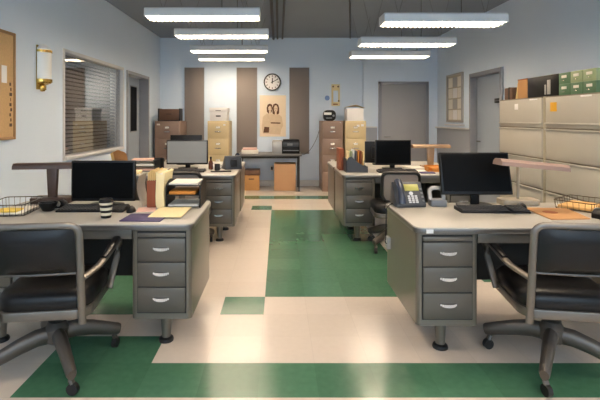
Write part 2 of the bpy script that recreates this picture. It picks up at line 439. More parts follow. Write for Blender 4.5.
# conduits on the ceiling
for i, (x0, y0, x1, y1, r_, lab) in enumerate([(-.10, 4.0, -.10, YB, .024, 'thick dark conduit on the ceiling above the clock, the one nearest the window side'),
        (-.02, 4.0, -.02, YB, .018, 'dark ceiling conduit in the middle of the three above the clock'),
        (.08, 4.0, .08, YB, .018, 'dark ceiling conduit above the clock, on the side towards the back door'),
        (.64, 4.0, 1.45, YB, .011, 'thin dark conduit running alone across the ceiling towards the tan filing cabinet')]):
    tag(MB().sweep([(x0, y0, ZC - r_), (x1, y1, ZC - r_)], r_ * 2, n=8).build('ceiling_conduit', 'conduit'), lab, 'pipe', 'ceiling conduits')

# ------------------------------------------------------------------ desks
def make_desk(Wd, ped_l=True):
    """origin: floor, front edge centre; front faces -Y, depth .76"""
    t = thing('tanker_desk', 'x', 'desk', group='grey metal desks')
    h = Wd / 2; D = .76
    MB().prism(rrect(-h + .004, h - .004, .004, D - .004, .056), 'z', .722, .75, .003).build('desktop', 'top', t)
    MB().prism(rrect(-h, h, 0, D, .06), 'z', .716, .744, .003).build('edge_band', 'band', t)
    for s in (-1, 1):
        x0, x1 = (h - .012 - .355, h - .012) if s > 0 else (-h + .012, -h + .012 + .355)
        pd = MB().prism(rrect(x0, x1, .022, D - .03, .03), 'z', .185, .716)
        pd.build('pedestal', 'desk', t)
        a, b = x0 + .042, x1 - .034
        if s < 0: a, b = x0 + .034, x1 - .042
        MB().box(a - .004, b + .004, .016, .03, .222, .705).build('drawer_recess', 'gap', t)
        MB().box(a, b, .006, .03, .673, .698, .003).build('writing_slide', 'deskdk', t)
        for z0, z1 in ((.528, .665), (.380, .522), (.228, .374)):
            dr = MB().box(a, b, .008, .03, z0, z1, .004).build('drawer', 'deskdk', t)
            cx = (a + b) / 2; cz = (z0 + z1) / 2 + .012
            hd = MB()
            n = 10
            for k in range(n):        # crescent pull
                u0, u1 = -1 + 2 * k / n, -1 + 2 * (k + 1) / n
                um = (u0 + u1) / 2
                dep = .022 * math.sqrt(max(0, 1 - um * um)) + .002
                hd.box(cx + u0 * .047, cx + u1 * .047, .008 - dep, .01, cz - .012 * math.sqrt(max(0.02, 1 - um * um)), cz + .006)
            hd.build('handle', 'chrome', dr)
        for yy in (.14, D - .13):
            cx = (x0 + x1) / 2
            lg = MB().lathe([(.036, .187), (.034, .15), (.027, .03), (.027, .022)], 18, axis=(cx, yy)).build('leg', 'desk', t)
            MB().lathe([(.022, .03), (.042, .02), (.046, .008), (.044, 0)], 18, axis=(cx, yy)).build('glide', 'rubber', lg)
    MB().box(-h + .367, h - .367, .03, .5, .655, .716, .004).build('centre_drawer', 'deskdk', t)
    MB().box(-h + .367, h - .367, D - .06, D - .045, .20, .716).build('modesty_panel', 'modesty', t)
    return t

dkL = make_desk(1.40); dkL.location = (-1.205, 2.585, 0)
dkL['label'] = 'grey metal desk with cream paper sheet and striped cup on its top'
dkR = make_desk(1.52); dkR.location = (.78 + .76, 2.50, 0)
dkR['label'] = 'grey metal desk with a grey phone and rose lamp on its top'
dup(dkR, 'grey metal desk with grey screen monitor and brown bottle, in front of the tan cabinet', (-.47 - .76, 4.80, 0))
dup(dkR, 'grey metal desk facing the clock wall, behind the desk with the grey screen monitor', (-.47 - .76, 6.335, 0), PI)
dup(dkR, 'grey metal desk with file sorter and tan lamp, before the back door', (.70 + .76, 4.83, 0))
dup(dkR, 'grey metal desk facing the back door, behind the desk with the file sorter', (.70 + .76, 6.365, 0), PI)

# white asset tag on the band and cable jack on desk side are parts of the desk with the phone
MB().box(-.70, -.66, -.002, .001, .720, .742).build('label_tag', 'white', dkR)
MB().box(-.775, -.745, .60, .67, .45, .53, .004).build('cable_outlet', 'silver', dkR)

# ------------------------------------------------------------------ chairs
def make_chair(task=False):
    """origin floor centre; sitter faces +Y, back towards -Y"""
    t = thing('desk_chair', 'x', 'chair', group='armless swivel chairs' if task else 'swivel armchairs')
    # base
    MB().lathe([(.04, .135), (.06, .15), (.064, .22), (.045, .25), (.03, .26)], 20).build('hub', 'aludk', t)
    MB().lathe([(.03, .24), (.045, .26), (.055, .30), (.06, .345), (.09, .365)], 20).build('column', 'rubber', t)
    for k in range(4):
        a = R(43 + 90 * k); c, s_ = math.cos(a), math.sin(a)
        prof = [(.03, .185, 1.2), (.10, .185, 1.15), (.18, .165, 1.05), (.26, .137, .95), (.33, .112, .85), (.345, .108, .7)]
        lg = MB().sweep([(r_ * c, r_ * s_, z) for r_, z, _ in prof], .060, .082, n=12, tap=[p[2] for p in prof]).build('leg', 'aludk', t)
        px, py = .315 * c, .315 * s_
        ta = a + 0.8
        tx, ty = math.cos(ta), math.sin(ta)
        cs = MB().cyl((px, py, .12), (px, py, .06), .012, n=12)
        cs.sweep([(px, py, .075), (px + .012 * tx, py + .012 * ty, .055)], .035, .02, n=8)
        cs.build('caster', 'aludk', lg)
        qx, qy = px + .012 * tx, py + .012 * ty
        MB().cyl((qx - .013 * ty, qy + .013 * tx, .029), (qx + .013 * ty, qy - .013 * tx, .029), .029, n=20).build('wheel', 'rubber', lg)
    # seat
    MB().prism(rrect(-.238, .238, -.23, .25, .09), 'z', .352, .40, .006).build('seat_frame', 'alu', t)
    seat = bmesh.new()
    st = MB()
    prof = [(1.0, .392), (1.035, .42), (1.03, .462), (.95, .482), (.75, .492), (.4, .487), (0.01, .482)]
    base_poly = rrect(-.228, .228, -.215, .24, .10)
    tb = bmesh.new(); rows = []
    for k, z in prof: rows.append([tb.verts.new((x * k, (y - .012) * k + .012, z)) for x, y in base_poly])
    for A, B in zip(rows, rows[1:]):
        n = len(A)
        for i in range(n): tb.faces.new((A[i], A[(i + 1) % n], B[(i + 1) % n], B[i]))
    tb.faces.new(rows[0][::-1]); tb.faces.new(rows[-1])
    st._merge(tb); seat.free()
    st.build('seat', 'vinyl', t, ang=60)
    if task:
        task_back(t); return t
    # back frame: posts + top rail, leaning back
    hw = .205
    path = arc([(-hw, -.225, .33), (-hw, -.245, .48), (-hw - .005, -.30, .845), (hw + .005, -.30, .845), (hw, -.245, .48), (hw, -.225, .33)], .055, 6)
    bf = MB().sweep(path, .040, .026, n=12, up=(0, 1, .12))
    bf.build('back_frame', 'alu', t)
    MB().sweep([(-hw, -.262, .60), (0, -.275, .60), (hw, -.262, .60)], .012, .014, n=8).build('cross_rail', 'aludk', t)
    # padded back
    gb = MB(); tb = bmesh.new()
    nx, nz = 10, 6
    F, Bk = [], []
    for i in range(nx + 1):
        u = -1 + 2 * i / nx
        for arr, off in ((F, 1), (Bk, -1)):
            row = []
            for j in range(nz + 1):
                v = j / nz
                z = .608 + v * .222
                e = (1 - abs(u) ** 6) * (1 - abs(2 * v - 1) ** 6)
                y = -.262 - (z - .60) * .145 + off * (.012 + .020 * e) - .01 * (1 - u * u)
                row.append(tb.verts.new((u * .192, y, z)))
            arr.append(row)
    for i in range(nx):
        for j in range(nz):
            tb.faces.new((F[i][j], F[i][j + 1], F[i + 1][j + 1], F[i + 1][j])); tb.faces.new((Bk[i][j], Bk[i + 1][j], Bk[i + 1][j + 1], Bk[i][j + 1]))
    for i in range(nx):
        tb.faces.new((F[i][0], F[i + 1][0], Bk[i + 1][0], Bk[i][0])); tb.faces.new((F[i][nz], Bk[i][nz], Bk[i + 1][nz], F[i + 1][nz]))
    for j in range(nz):
        tb.faces.new((F[0][j], Bk[0][j], Bk[0][j + 1], F[0][j + 1])); tb.faces.new((F[nx][j], F[nx][j + 1], Bk[nx][j + 1], Bk[nx][j]))
    bmesh.ops.recalc_face_normals(tb, faces=tb.faces)
    gb._merge(tb); gb.build('backrest', 'vinyl', t, ang=60)
    # arms
    for s in (-1, 1):
        pts = arc([(s * .207, -.255, .565), (s * .258, -.10, .585), (s * .288, .10, .642), (s * .290, .20, .650), (s * .276, .215, .55), (s * .25, .12, .375)], .055, 5)
        ar = MB().sweep(pts, .042, .026, n=10).build('arm', 'alu', t)
        pp = [Vector((s * .266, -.06, .612)), Vector((s * .281, .05, .641)), Vector((s * .289, .14, .664)), Vector((s * .291, .20, .664)), Vector((s * .287, .232, .642))]
        MB().sweep(pp, .046, .026, n=10, tap=[.7, 1, 1, 1, .7]).build('arm_pad', 'vinyl', ar)
    return t

def task_back(t):
    hw = .180
    pts = arc([(-hw, -.29, .58), (-hw, -.33, .835), (hw, -.33, .835), (hw, -.29, .58)], .07, 6)
    MB().sweep(arc([(-hw + .03, -.285, .55), (-hw, -.29, .60), (-hw, -.33, .835), (hw, -.33, .835), (hw, -.29, .60), (hw - .03, -.285, .55)], .06, 6), .034, .05, n=10, up=(0, 1, .1)).build('back_rim', 'rubber', t)
    MB().prism(rrect(-hw, hw, .56, .83, .06), 'y', -.012, .012, .004, mtx=Matrix.Translation((0, -.21, 0)) @ Matrix.Rotation(R(8), 4, 'X')).build('backrest', 'panel', t)
    MB().sweep(arc([(0, -.05, .34), (0, -.32, .34), (0, -.335, .46), (0, -.31, .70)], .06), .06, .014, n=4).build('back_bar', 'aludk', t)

ch = make_chair(); ch.location = (-1.23, 2.44, 0); ch.rotation_euler.z = R(7)
ch['label'] = 'grey metal armchair with black vinyl seat pulled up to the striped cup desk'
ch2 = dup(ch, 'grey metal armchair with black vinyl seat in front of the rose lamp desk', (1.515, 2.44, 0), R(-8))
for c_, a_ in ((ch, -12), (ch2, 18)):          # the bases are swivelled under the seats
    for k_ in kids(c_):
        if k_.name.startswith('leg'): k_.rotation_euler.z = R(a_)
tc_ = make_chair(True); tc_.location = (1.235, 4.68, 0); tc_.rotation_euler.z = R(-4)
tc_['label'] = 'armless chair with black rimmed grey back, partly hidden behind the grey phone'
dup(tc_, 'armless chair with black rimmed back rising behind the black letter tray', (-.965, 4.65, 0), R(3))

# ------------------------------------------------------------------ monitors, keyboards, mice
def monitor(label, loc, rz, Wd, Hh, zb, scr='screen', tilt=0, base=True):
    t = thing('monitor', label, 'monitor', loc, rz, 'desk monitors')
    mtx = Matrix.Translation((0, 0, zb)) @ Matrix.Rotation(R(-tilt), 4, 'X')
    MB().box(-Wd / 2, Wd / 2, -.012, .022, 0, Hh, .005, mtx=mtx).box(-Wd * .3, Wd * .3, .02, .045, Hh * .2, Hh * .75, .01, mtx=mtx).build('bezel', 'black', t)
    MB().box(-Wd / 2 + .012, Wd / 2 - .012, -.0145, -.011, .02, Hh - .012, mtx=mtx).build('screen', scr, t)
    MB().box(-.03, .03, .03, .055, .01, zb + Hh * .4, .006).build('neck', 'black', t)
    MB().prism(rrect(-.12, .12, -.03, .13, .06), 'z', 0, .014, .003).build('stand', 'black', t)
    return t
ZD = .75
monitor('black monitor with dark screen on the desk with the brown lamp', (-1.228, 3.09, ZD), 0, .445, .282, .044)
monitor('tilted black monitor with dark screen between cordless cradle and rose lamp', (1.395, 3.09, ZD), R(-1), .492, .298, .088, tilt=14)
monitor('black monitor with pale grey reflecting screen, brown bottle beside it', (-1.12, 5.40, ZD), 0, .505, .295, .058, scr='screengrey')
monitor('black monitor seen from behind, poking above the pale grey screen', (-1.255, 6.0, ZD), PI, .43, .28, .115)
monitor('black monitor with dark screen standing by the file sorter and tan lamp', (1.40, 5.38, ZD), 0, .435, .305, .052)
monitor('black monitor seen from behind, edge showing past the file sorter', (1.385, 5.97, ZD), PI, .43, .29, .02)

def keyboard(label, loc, rz):
    t = thing('keyboard', label, 'keyboard', loc, rz, 'keyboards')
    MB().prism([(-.07, 0), (-.07, .012), (.07, .026), (.07, 0)], 'x', -.225, .225, .003).build('case', 'black', t)
    k = MB()
    for r_ in range(5):
        y = -.052 + r_ * .026; zz = .0135 + (y + .07) * .1
        for c in range(20):
            if c in (14,) or (r_ == 0 and 4 <= c <= 8): continue
            x = -.212 + c * .0218
            k.box(x, x + .018, y - .010, y + .010, zz, zz + .006)
        if r_ == 0: k.box(-.125, -.02, y - .010, y + .010, zz, zz + .006)
    kk = k.build('key_field', 'keys', t)
    return t
keyboard('black keyboard behind the striped coffee cup', (-1.255, 2.985, ZD), R(0))
kb2 = keyboard('black keyboard in front of the tilted monitor', (1.43, 2.955, ZD), R(-2))
keyboard('black keyboard in front of the grey screen monitor', (-1.08, 5.13, ZD), 0)
keyboard('black keyboard between file sorter and blue notebook', (1.37, 5.08, ZD), 0)

def mouse(label, loc, rz):
    t = thing('computer_mouse', label, 'mouse', loc, rz, 'computer mice')
    b = MB(); tb = bmesh.new()
    bmesh.ops.create_uvsphere(tb, u_segments=18, v_segments=10, radius=1)
    for v in tb.verts:
        v.co = Vector((v.co.x * .031, v.co.y * .055, max(0, v.co.z * .036 + .002 * (1 - v.co.y))))
    b._merge(tb); b.build('shell', 'black', t)
    MB().cyl((-.004, -.0, .036), (.004, -.0, .036), .006, n=10, mtx=Matrix.Translation((0, .028, -.006))).build('scroll_wheel', 'grey', t)
    return t
mouse('black mouse beside the purple folder', (-.985, 2.94, ZD), R(8))
mouse('black mouse at the end of the keyboard by the orange folder', (1.69, 3.06, ZD), R(-10))

# ------------------------------------------------------------------ desk lamps
def desk_lamp(label, loc, rz, mt, half, zs, post_w, base_w, base_d, sh_dx=0, sh_dy=0, sh_rz=0, base_m=None, thin=False, sd=.065, arm=False, tilt=0):
    t = thing('desk_lamp', label, 'lamp', loc, rz, 'fluorescent desk lamps')
    MB().prism(rrect(-base_w / 2, base_w / 2, -base_d / 2, base_d / 2, .03), 'z', 0, .042, .008).build('base', base_m or mt, t)
    if thin: MB().cyl((0, 0, .03), (0, 0, zs + .01), .011).build('post', base_m or mt, t)
    else:
        MB().prism([(-post_w * .4, .03), (post_w * .4, .03), (post_w * .55, zs), (-post_w * .55, zs)], 'y', -.018, .018, .005).build('post', mt, t)
    q = Matrix.Translation((sh_dx, sh_dy, zs)) @ Matrix.Rotation(sh_rz, 4, 'Z') @ Matrix.Rotation(tilt, 4, 'Y')
    MB().prism([(-sd, 0), (-sd * .9, .026), (-sd * .55, .042), (sd * .55, .042), (sd * .9, .026), (sd, 0), (sd - .006, 0), (sd * .5, .032), (-sd * .5, .032), (-sd + .006, 0)], 'x', -half, half, mtx=q)\
        .prism([(-sd, 0), (-sd * .9, .026), (-sd * .55, .042), (sd * .55, .042), (sd * .9, .026), (sd, 0)], 'x', -half - .006, -half, mtx=q)\
        .prism([(-sd, 0), (-sd * .9, .026), (-sd * .55, .042), (sd * .55, .042), (sd * .9, .026), (sd, 0)], 'x', half, half + .006, mtx=q).build('lamp_shade', mt, t)
    if arm: MB().cyl((0, 0, zs + .005), (sh_dx, sh_dy, zs + .02), .01).build('arm', base_m or mt, t)
    MB().cyl((-half + .02, 0, .016), (half - .02, 0, .016), .013, n=12, mtx=q).build('tube', 'opal', t)
    return t
desk_lamp('dark brown metal lamp with long shade behind the black bowl', (-1.675, 3.265, ZD), 0, 'lampbrown', .255, .252, .072, .29, .14, sh_rz=R(8), sd=.055)
desk_lamp('rose metal lamp with long shade over the orange folder', (1.735, 3.19, ZD), 0, 'lamppink', .235, .292, .03, .27, .13, -.04, -.24, R(5), 'lampbeige', True, sd=.055, arm=True, tilt=R(5.7))
desk_lamp('tan metal lamp with long shade beside the dark monitor and orange folders', (1.885, 5.46, ZD), 0, 'lamptan', .225, .255, .085, .24, .13, sd=.06)

# ------------------------------------------------------------------ phones
def phone(label, loc, rz):
    t = thing('desk_phone', label, 'phone', loc, rz, 'desk phones')
    # wedge body; local face towards -Y
    MB().prism([(-.075, 0), (-.078, .02), (.03, .165), (.055, .16), (.075, 0)], 'x', -.105, .105, .004).build('body', 'phone', t)
    ang = math.atan2(.145, .108)
    q = Matrix.Translation((0, -.078, .02)) @ Matrix.Rotation(ang, 4, 'X')      # face plane: local x, y up the slope
    MB().box(-.028, .075, .105, .158, .002, .007, .002, mtx=q).build('screen', 'lcd', t)
    MB().cyl((.012, .085, .003), (.012, .085, .009), .014, n=18, mtx=q).build('navigation_key', 'keyw', t)
    kp = MB()
    for i in range(3):
        for j in range(4): kp.box(-.016 + i * .025, .001 + i * .025, .012 + j * .0155, .022 + j * .0155, .003, .008, mtx=q)
    kp.build('keypad', 'keyw', t)
    sk = MB()
    for i in range(4): sk.box(.082, .096, .02 + i * .03, .035 + i * .03, .003, .007, mtx=q)
    sk.build('side_keys', 'grey', t)
    MB().box(-.04, .04, .04, .085, .03, .12, .006).build('stand_bracket', 'rubber', t)
    MB().sweep([(-.072, .0, .022), (-.072, .03, .04), (-.072, .09, .043), (-.072, .15, .04), (-.072, .178, .022)], .046, .032, n=12, up=(0, 0, 1), mtx=q, tap=[1.15, 1.1, .8, 1.1, 1.15]).build('handset', 'handset', t)
    return t
phone('grey desk phone with yellow green display and white keypad', (.925, 3.15, ZD), R(4))
phone('desk phone turned away, beside brown bottle at the end of its desk', (-.575, 5.42, ZD), R(205))
tag(MB().sweep(arc([(.835, 3.17, .765), (.79, 3.12, .765), (.757, 3.09, .74), (.755, 3.09, .60), (.748, 3.08, .50), (.772, 3.12, .485)], .02), .007, n=6).build('phone_cord', 'rubber'),
    'black cord hanging from the grey phone down the desk side', 'cord')

t = thing('cordless_cradle', 'empty silver cordless handset cradle beside the grey phone', 'cradle', (1.13, 3.13, ZD))
MB().box(-.055, .055, -.04, .045, 0, .05, .008).build('base', 'grey', t)
q = Matrix.Translation((0, .0, .03)) @ Matrix.Rotation(R(-22), 4, 'X')
MB().sweep([(x, 0, y) for x, y in rrect(-.048, .048, .0, .10, .035)], .03, .018, n=8, closed=True, up=(0, 1, 0), mtx=q).build('cradle_ring', 'silver', t)

# ------------------------------------------------------------------ wire baskets
def basket(label, loc, rz, mw, Wd, Dp, H, papers):
    t = thing('wire_basket', label, 'basket', loc, rz, 'wire letter baskets')
    b = MB()
    for z, k in ((.004, .94), (H, 1.0)):
        b.sweep([(x * k, y * k, z) for x, y in rrect(-Wd / 2, Wd / 2, -Dp / 2, Dp / 2, .02, 3)], .006 if z > .01 else .004, n=6, closed=True)
    n = 7
    for i in range(n):
        x = -Wd / 2 * .9 + i * Wd * .9 / (n - 1)
        for s in (-1, 1): b.sweep([(x * .94, s * Dp / 2 * .94, .004), (x, s * Dp / 2, H)], .0028, n=5)
        b.sweep([(x * .94, -Dp / 2 * .94, .004), (x * .94, Dp / 2 * .94, .004)], .0028, n=5)
    for i in range(n):
        y = -Dp / 2 * .9 + i * Dp * .9 / (n - 1)
        for s in (-1, 1): b.sweep([(s * Wd / 2 * .94, y * .94, .004), (s * Wd / 2, y, H)], .0028, n=5)
    b.build('wire_frame', mw, t)
    return t
basket('dark wire basket holding yellow paper beside the black bowl', (-1.755, 2.93, ZD), R(6), 'wire', .25, .31, .075, None)
tag(MB().box(-.095, .095, -.125, .125, .009, .016, .002).build('paper_stack', 'paper', None, (-1.755, 2.93, ZD), R(6)), 'white paper stack lying inside the dark wire basket', 'paper')
tag(MB().box(-.07, .07, -.05, .05, 0, .012, .002).build('notepad', 'yellow', None, (-1.765, 2.88, ZD + .017), R(2)), 'yellow notepad on top of the papers in the dark wire basket', 'notepad')
basket('bronze wire basket holding yellow papers beside the orange folder', (2.105, 3.06, ZD), R(-52), 'wirebr', .24, .31, .06, None)
tag(MB().box(-.10, .10, -.135, .135, .009, .026, .002).build('paper_stack', 'buff', None, (2.105, 3.06, ZD), R(-52)), 'stack of yellow papers lying inside the bronze wire basket', 'paper')

# ------------------------------------------------------------------ left front desk clutter
t = thing('desk_bowl', 'round black bowl standing in front of the brown lamp', 'bowl', (-1.555, 2.97, ZD))
MB().lathe([(.028, 0), (.036, .004), (.058, .045), (.060, .058), (.054, .058), (.046, .03), (.0, .022)], 24).build('bowl_shell', 'black', t)
MB().box(-.03, .035, -.02, .02, .03, .064, .006).build('tape_roll', 'gap', t)
t = thing('tape_dispenser', 'small black tape dispenser between the black bowl and monitor', 'dispenser', (-1.505, 3.06, ZD), R(-15))
MB().prism([(-.045, 0), (-.045, .035), (-.03, .05), (.0, .058), (.025, .045), (.04, .022), (.05, .022), (.05, 0)], 'y', -.022, .022, .004).build('body', 'black', t)
MB().cyl((-.012, -.026, .033), (-.012, .026, .033), .018, n=18).build('tape_roll', 'silver', t)

t = thing('coffee_cup', 'black and cream striped coffee cup with black lid', 'cup', (-1.085, 2.77, ZD))
cp = MB()
for i in range(6):
    cp.m(0 if i % 2 else 1)
    z0, z1 = i * .0165, (i + 1) * .0165
    r0, r1 = .031 + z0 * .11, .031 + z1 * .11
    cp.lathe([(r0, z0), (r1, z1)], 28)
cp.build('cup_body', ['cupw', 'black'], t)
MB().lathe([(.044, .097), (.045, .104), (.041, .108), (.039, .118), (.034, .118), (.03, .114), (.0, .114)], 28).build('lid', 'black', t)

tag(MB().box(-.125, .125, -.10, .10, 0, .006, .001).build('folder', 'purple', None, (-.835, 2.755, ZD), R(-2)), 'purple folder lying flat by the desk edge', 'folder')
tag(MB().prism([(-.816, 2.745), (-.607, 2.735), (-.600, 3.04), (-.816, 3.045)], 'z', ZD + .007, ZD + .011).build('paper_sheet', 'manilalt'), 'cream yellow paper sheet lying over the purple folder', 'paper')
tag(MB().box(-.06, .06, -.07, .07, 0, .004).build('paper_sheet', 'pink', None, (-.90, 3.0, ZD), R(12)), 'pink paper lying behind the purple folder', 'paper')

# letter tray with papers
t = thing('letter_tray', 'black two shelf letter tray beside the upright folders', 'tray', (-.665, 3.19, ZD), R(0))
for z in (.004, .085, .155):
    MB().box(-.115, .115, -.125, .13, z, z + .005, .001).build('shelf', 'black', t)
for s in (-1, 1):
    MB().prism([(-.128, 0), (-.128, .13)] + [(-.128 + .128 * (1 - math.cos(R(a))), .13 + .055 * math.sin(R(a))) for a in range(15, 181, 15)] + [(.132, 0)], 'x', s * .118 - .003, s * .118 + .003).build('side_panel', 'black', t)
tag(MB().box(-.105, .105, -.12, .10, 0, .012).build('paper_stack', 'paper', None, (-.665, 3.19, ZD + .010)), 'white papers in the bottom shelf of the black letter tray', 'paper')
tag(MB().box(-.10, .085, -.118, .10, 0, .022, .004).build('envelope', 'orange', None, (-.665, 3.19, ZD + .091)), 'thick orange envelope in the middle of the black letter tray', 'envelope')
tag(MB().box(-.10, .10, -.12, .11, 0, .010).build('paper_stack', 'paper', None, (-.665, 3.19, ZD + .161)), 'white papers on the top shelf of the black letter tray', 'paper')
# upright folders
t = thing('expanding_folder', 'red brown expanding folder standing next to the cream folder', 'folder', (-.885, 3.18, ZD))
MB().box(-.032, .030, -.12, .12, 0, .19, .004).build('pocket', 'redbrown', t)
fl = MB()
for i in range(4):
    x = -.026 + i * .014
    fl.box(x, x + .006, -.115, .11, .02, .245 + .012 * (i % 2))
fl.build('divider', 'manila', t)
t = thing('file_folder', 'thick cream file folder standing between red brown folder and letter tray', 'folder', (-.818, 3.17, ZD))
cpr = [(-.024, .0), (.018, .0), (.026, .02), (.020, .10), (.030, .225), (.038, .245), (.018, .25), (.012, .23), (-.012, .235), (-.016, .252), (-.036, .25), (-.032, .20), (-.036, .08), (-.034, .02)]
MB().prism(cpr, 'y', -.12, .115, .003).build('cover', 'manilalt', t)
fl = MB()
for i in range(4): fl.box(-.012 + i * .0065, -.008 + i * .0065, -.11, .10, .225, .238 + .004 * (i % 2))
fl.build('sheets', 'paper', t)
cv = MB().sheet([[(-.045 + .03 * v ** 2 - .02 * math.sin(v * PI), -.10 + .19 * u, .22 - .22 * v) for v in [j / 10 for j in range(11)]] for u in (0, 1)], .002)
tag(cv.build('curled_paper', 'paper', None, (-.935, 3.19, ZD)), 'curled tan paper leaning on the red brown folder', 'paper')

# ------------------------------------------------------------------ right front desk clutter
fo = tag(MB().prism([(1.675, 2.70), (1.925, 2.715), (1.985, 3.03), (1.70, 3.05)], 'z', ZD, ZD + .006).build('folder', 'kraft'), 'orange brown folder lying flat under the rose lamp', 'folder')
MB().prism([(1.79 + .045 * math.cos(2 * PI * k / 20), 2.90 + .045 * math.sin(2 * PI * k / 20)) for k in range(20)], 'z', ZD + .006, ZD + .0068).build('stamp', 'stamp', fo)
t = thing('tape_dispenser', 'black tape dispenser with silver roll beside the bronze basket', 'dispenser', (2.035, 2.76, ZD), R(25))
MB().prism([(-.07, 0), (-.07, .03), (-.045, .055), (-.01, .062), (.03, .045), (.06, .028), (.075, .03), (.075, 0)], 'y', -.03, .03, .005).build('body', 'black', t)
MB().cyl((-.015, -.034, .035), (-.015, .034, .035), .026, n=20).build('tape_roll', 'silver', t)
tag(MB().box(-.07, .07, -.05, .05, 0, .003).build('paper_sheet', 'paper', None, (1.545, 3.12, ZD), R(20)), 'white paper lying between tilted monitor and rose lamp', 'paper')

# ------------------------------------------------------------------ desk with grey screen monitor: clutter
ZQ = ZD
t = thing('paper_tray', 'low black tray of papers beside the grey screen monitor desk edge folders', 'tray', (-1.60, 5.28, ZQ))
MB().box(-.15, .15, -.12, .12, 0, .006).box(-.15, -.145, -.12, .12, 0, .12).box(.145, .15, -.12, .12, 0, .12).box(-.15, .15, -.12, .12, .055, .06).box(-.15, .15, -.12, .12, .115, .121).build('tray_frame', 'black', t)
t['label'] = 'low black paper tray standing between tan folders and the grey screen monitor'
tag(MB().box(-.13, .13, -.115, .1, 0, .025, .002).build('paper_stack', 'paper', None, (-1.60, 5.28, ZQ + .062)), 'white papers on the upper shelf of the low black tray', 'paper')
tag(MB().box(-.13, .13, -.115, .1, 0, .02, .002).build('paper_stack', 'pink', None, (-1.60, 5.28, ZQ + .007)), 'pinkish papers on the lower shelf of the low black tray', 'paper')
tag(MB().box(-.12, .12, -.1, .1, 0, .018, .002).build('paper_stack', 'pink', None, (-1.62, 5.27, ZQ + .122), R(9)), 'pinkish papers lying on top of the low black tray', 'paper')
t = thing('desk_organizer', 'black round organizer behind the low black paper tray', 'organizer', (-1.475, 5.46, ZQ))
MB().lathe([(.05, 0), (.055, .01), (.055, .13), (.048, .13), (.046, .02), (0, .02)], 20).build('cup', 'black', t)
MB().box(-.2, .0, -.02, .02, .1, .13, .004).build('arm', 'black', t)
t = thing('folder_holder', 'fan of tan folders rising behind the dark monitor by the window', 'folders', (-1.88, 5.15, ZQ))
for i, (mt, zz) in enumerate((('manila', .235), ('kraft', .25), ('kraft', .24))):
    MB().sheet([[(-.09 + .10 * u + .045 * i + .02 * math.sin(v * PI), .05 * u - .03 * i, v * zz * (1 - .12 * (u - .5) ** 2 * 4)) for v in [j / 6 for j in range(7)]] for u in [k / 6 for k in range(7)]], .004).build('folder', mt, t)
MB().prism(rrect(-.11, .13, -.10, .07, .02), 'z', 0, .10, .004).build('holder', 'black', t)
tag(MB().box(-.1, .1, -.08, .08, 0, .03, .002).build('paper_stack', 'manilalt', None, (-1.66, 4.98, ZQ), R(5)), 'cream paper stack in front of the low black tray', 'paper')
tag(MB().box(-.08, .08, -.10, .10, 0, .014, .002).build('paper_stack', 'paper', None, (-1.345, 5.31, ZQ), R(10)), 'white papers lying loose beside the keyboard of the grey screen monitor', 'paper')
t = thing('bottle', 'small brown bottle beside the grey screen monitor', 'bottle', (-.825, 5.36, ZQ))
MB().lathe([(.024, 0), (.028, .005), (.028, .075), (.022, .095), (.011, .11), (.011, .135)], 18).build('glass_body', 'bottle', t)
MB().lathe([(.013, .13), (.013, .155), (.0, .155)], 14).build('cap', 'black', t)
t = thing('mug', 'small dark mug between brown bottle and desk phone', 'mug', (-.735, 5.28, ZQ))
MB().lathe([(.03, 0), (.034, .005), (.034, .075), (.029, .075), (.028, .01), (0, .01)], 20).build('mug_body', 'rubber', t)
MB().sweep([(.034 + .02 * math.sin(R(a)), 0, .04 + .025 * math.cos(R(a))) for a in range(0, 181, 20)], .007, n=6).build('handle', 'rubber', t)
tag(MB().box(-.05, .05, -.06, .06, 0, .045, .004).build('note_block', 'white', None, (-.765, 5.47, ZQ), R(10)), 'white note block behind the small dark mug', 'notepad')
tag(MB().box(-.12, .12, -.03, .03, 0, .012, .004).build('stapler', 'black', None, (-.67, 5.12, ZQ), R(8)), 'flat black stapler lying in front of the turned desk phone', 'stapler')

# ------------------------------------------------------------------ desk with file sorter: clutter
t = thing('file_sorter', 'dark mesh file sorter full of papers and folders', 'file sorter', (.90, 5.12, ZQ))
MB().prism([(-.10, 0), (-.125, .02), (-.125, .12), (-.10, .17), (-.06, .185), (-.02, .14), (.05, .09), (.125, .06), (.125, .02), (.10, 0)], 'y', -.075, -.07).build('front_panel', 'phone', t)
MB().box(-.12, .12, -.07, .13, 0, .006).box(-.125, -.12, -.075, .13, 0, .16).box(.12, .125, -.075, .13, 0, .07).box(-.125, .125, .128, .133, 0, .12).build('rack', 'phone', t)
for i, (mt, lab, h_) in enumerate((('manilalt', 'cream folder', .23), ('greenlt', 'pale green folder', .235), ('white', 'white folder', .25), ('phone', 'dark grey folder', .24), ('orange', 'orange folder', .235), ('redbrown', 'red brown folder', .24), ('manila', 'tan folder', .23))):
    x = -.100 + i * .028
    tag(MB().box(x, x + .012, -.055, .12, 0, h_, .002, mtx=Matrix.Rotation(R(1.5), 4, 'Y')).build('file_folder', mt, None, (.90, 5.12, ZQ + .008)),
        lab + ' standing upright in the dark mesh file sorter', 'folder', 'folders in the mesh sorter')
tag(MB().box(-.03, .03, -.12, .12, 0, .26, .004).build('expanding_folder', 'redbrown', None, (.755, 5.38, ZQ)), 'red brown expanding folder standing behind the dark mesh file sorter', 'folder')
t = thing('paper_tray', 'orange wooden paper tray under the tan lamp', 'tray', (1.90, 5.20, ZQ), R(-6))
MB().box(-.15, .15, -.11, .11, 0, .01).box(-.15, -.14, -.11, .11, 0, .06).box(.14, .15, -.11, .11, 0, .06).box(-.15, .15, .10, .11, 0, .06).build('tray_body', 'orange', t)
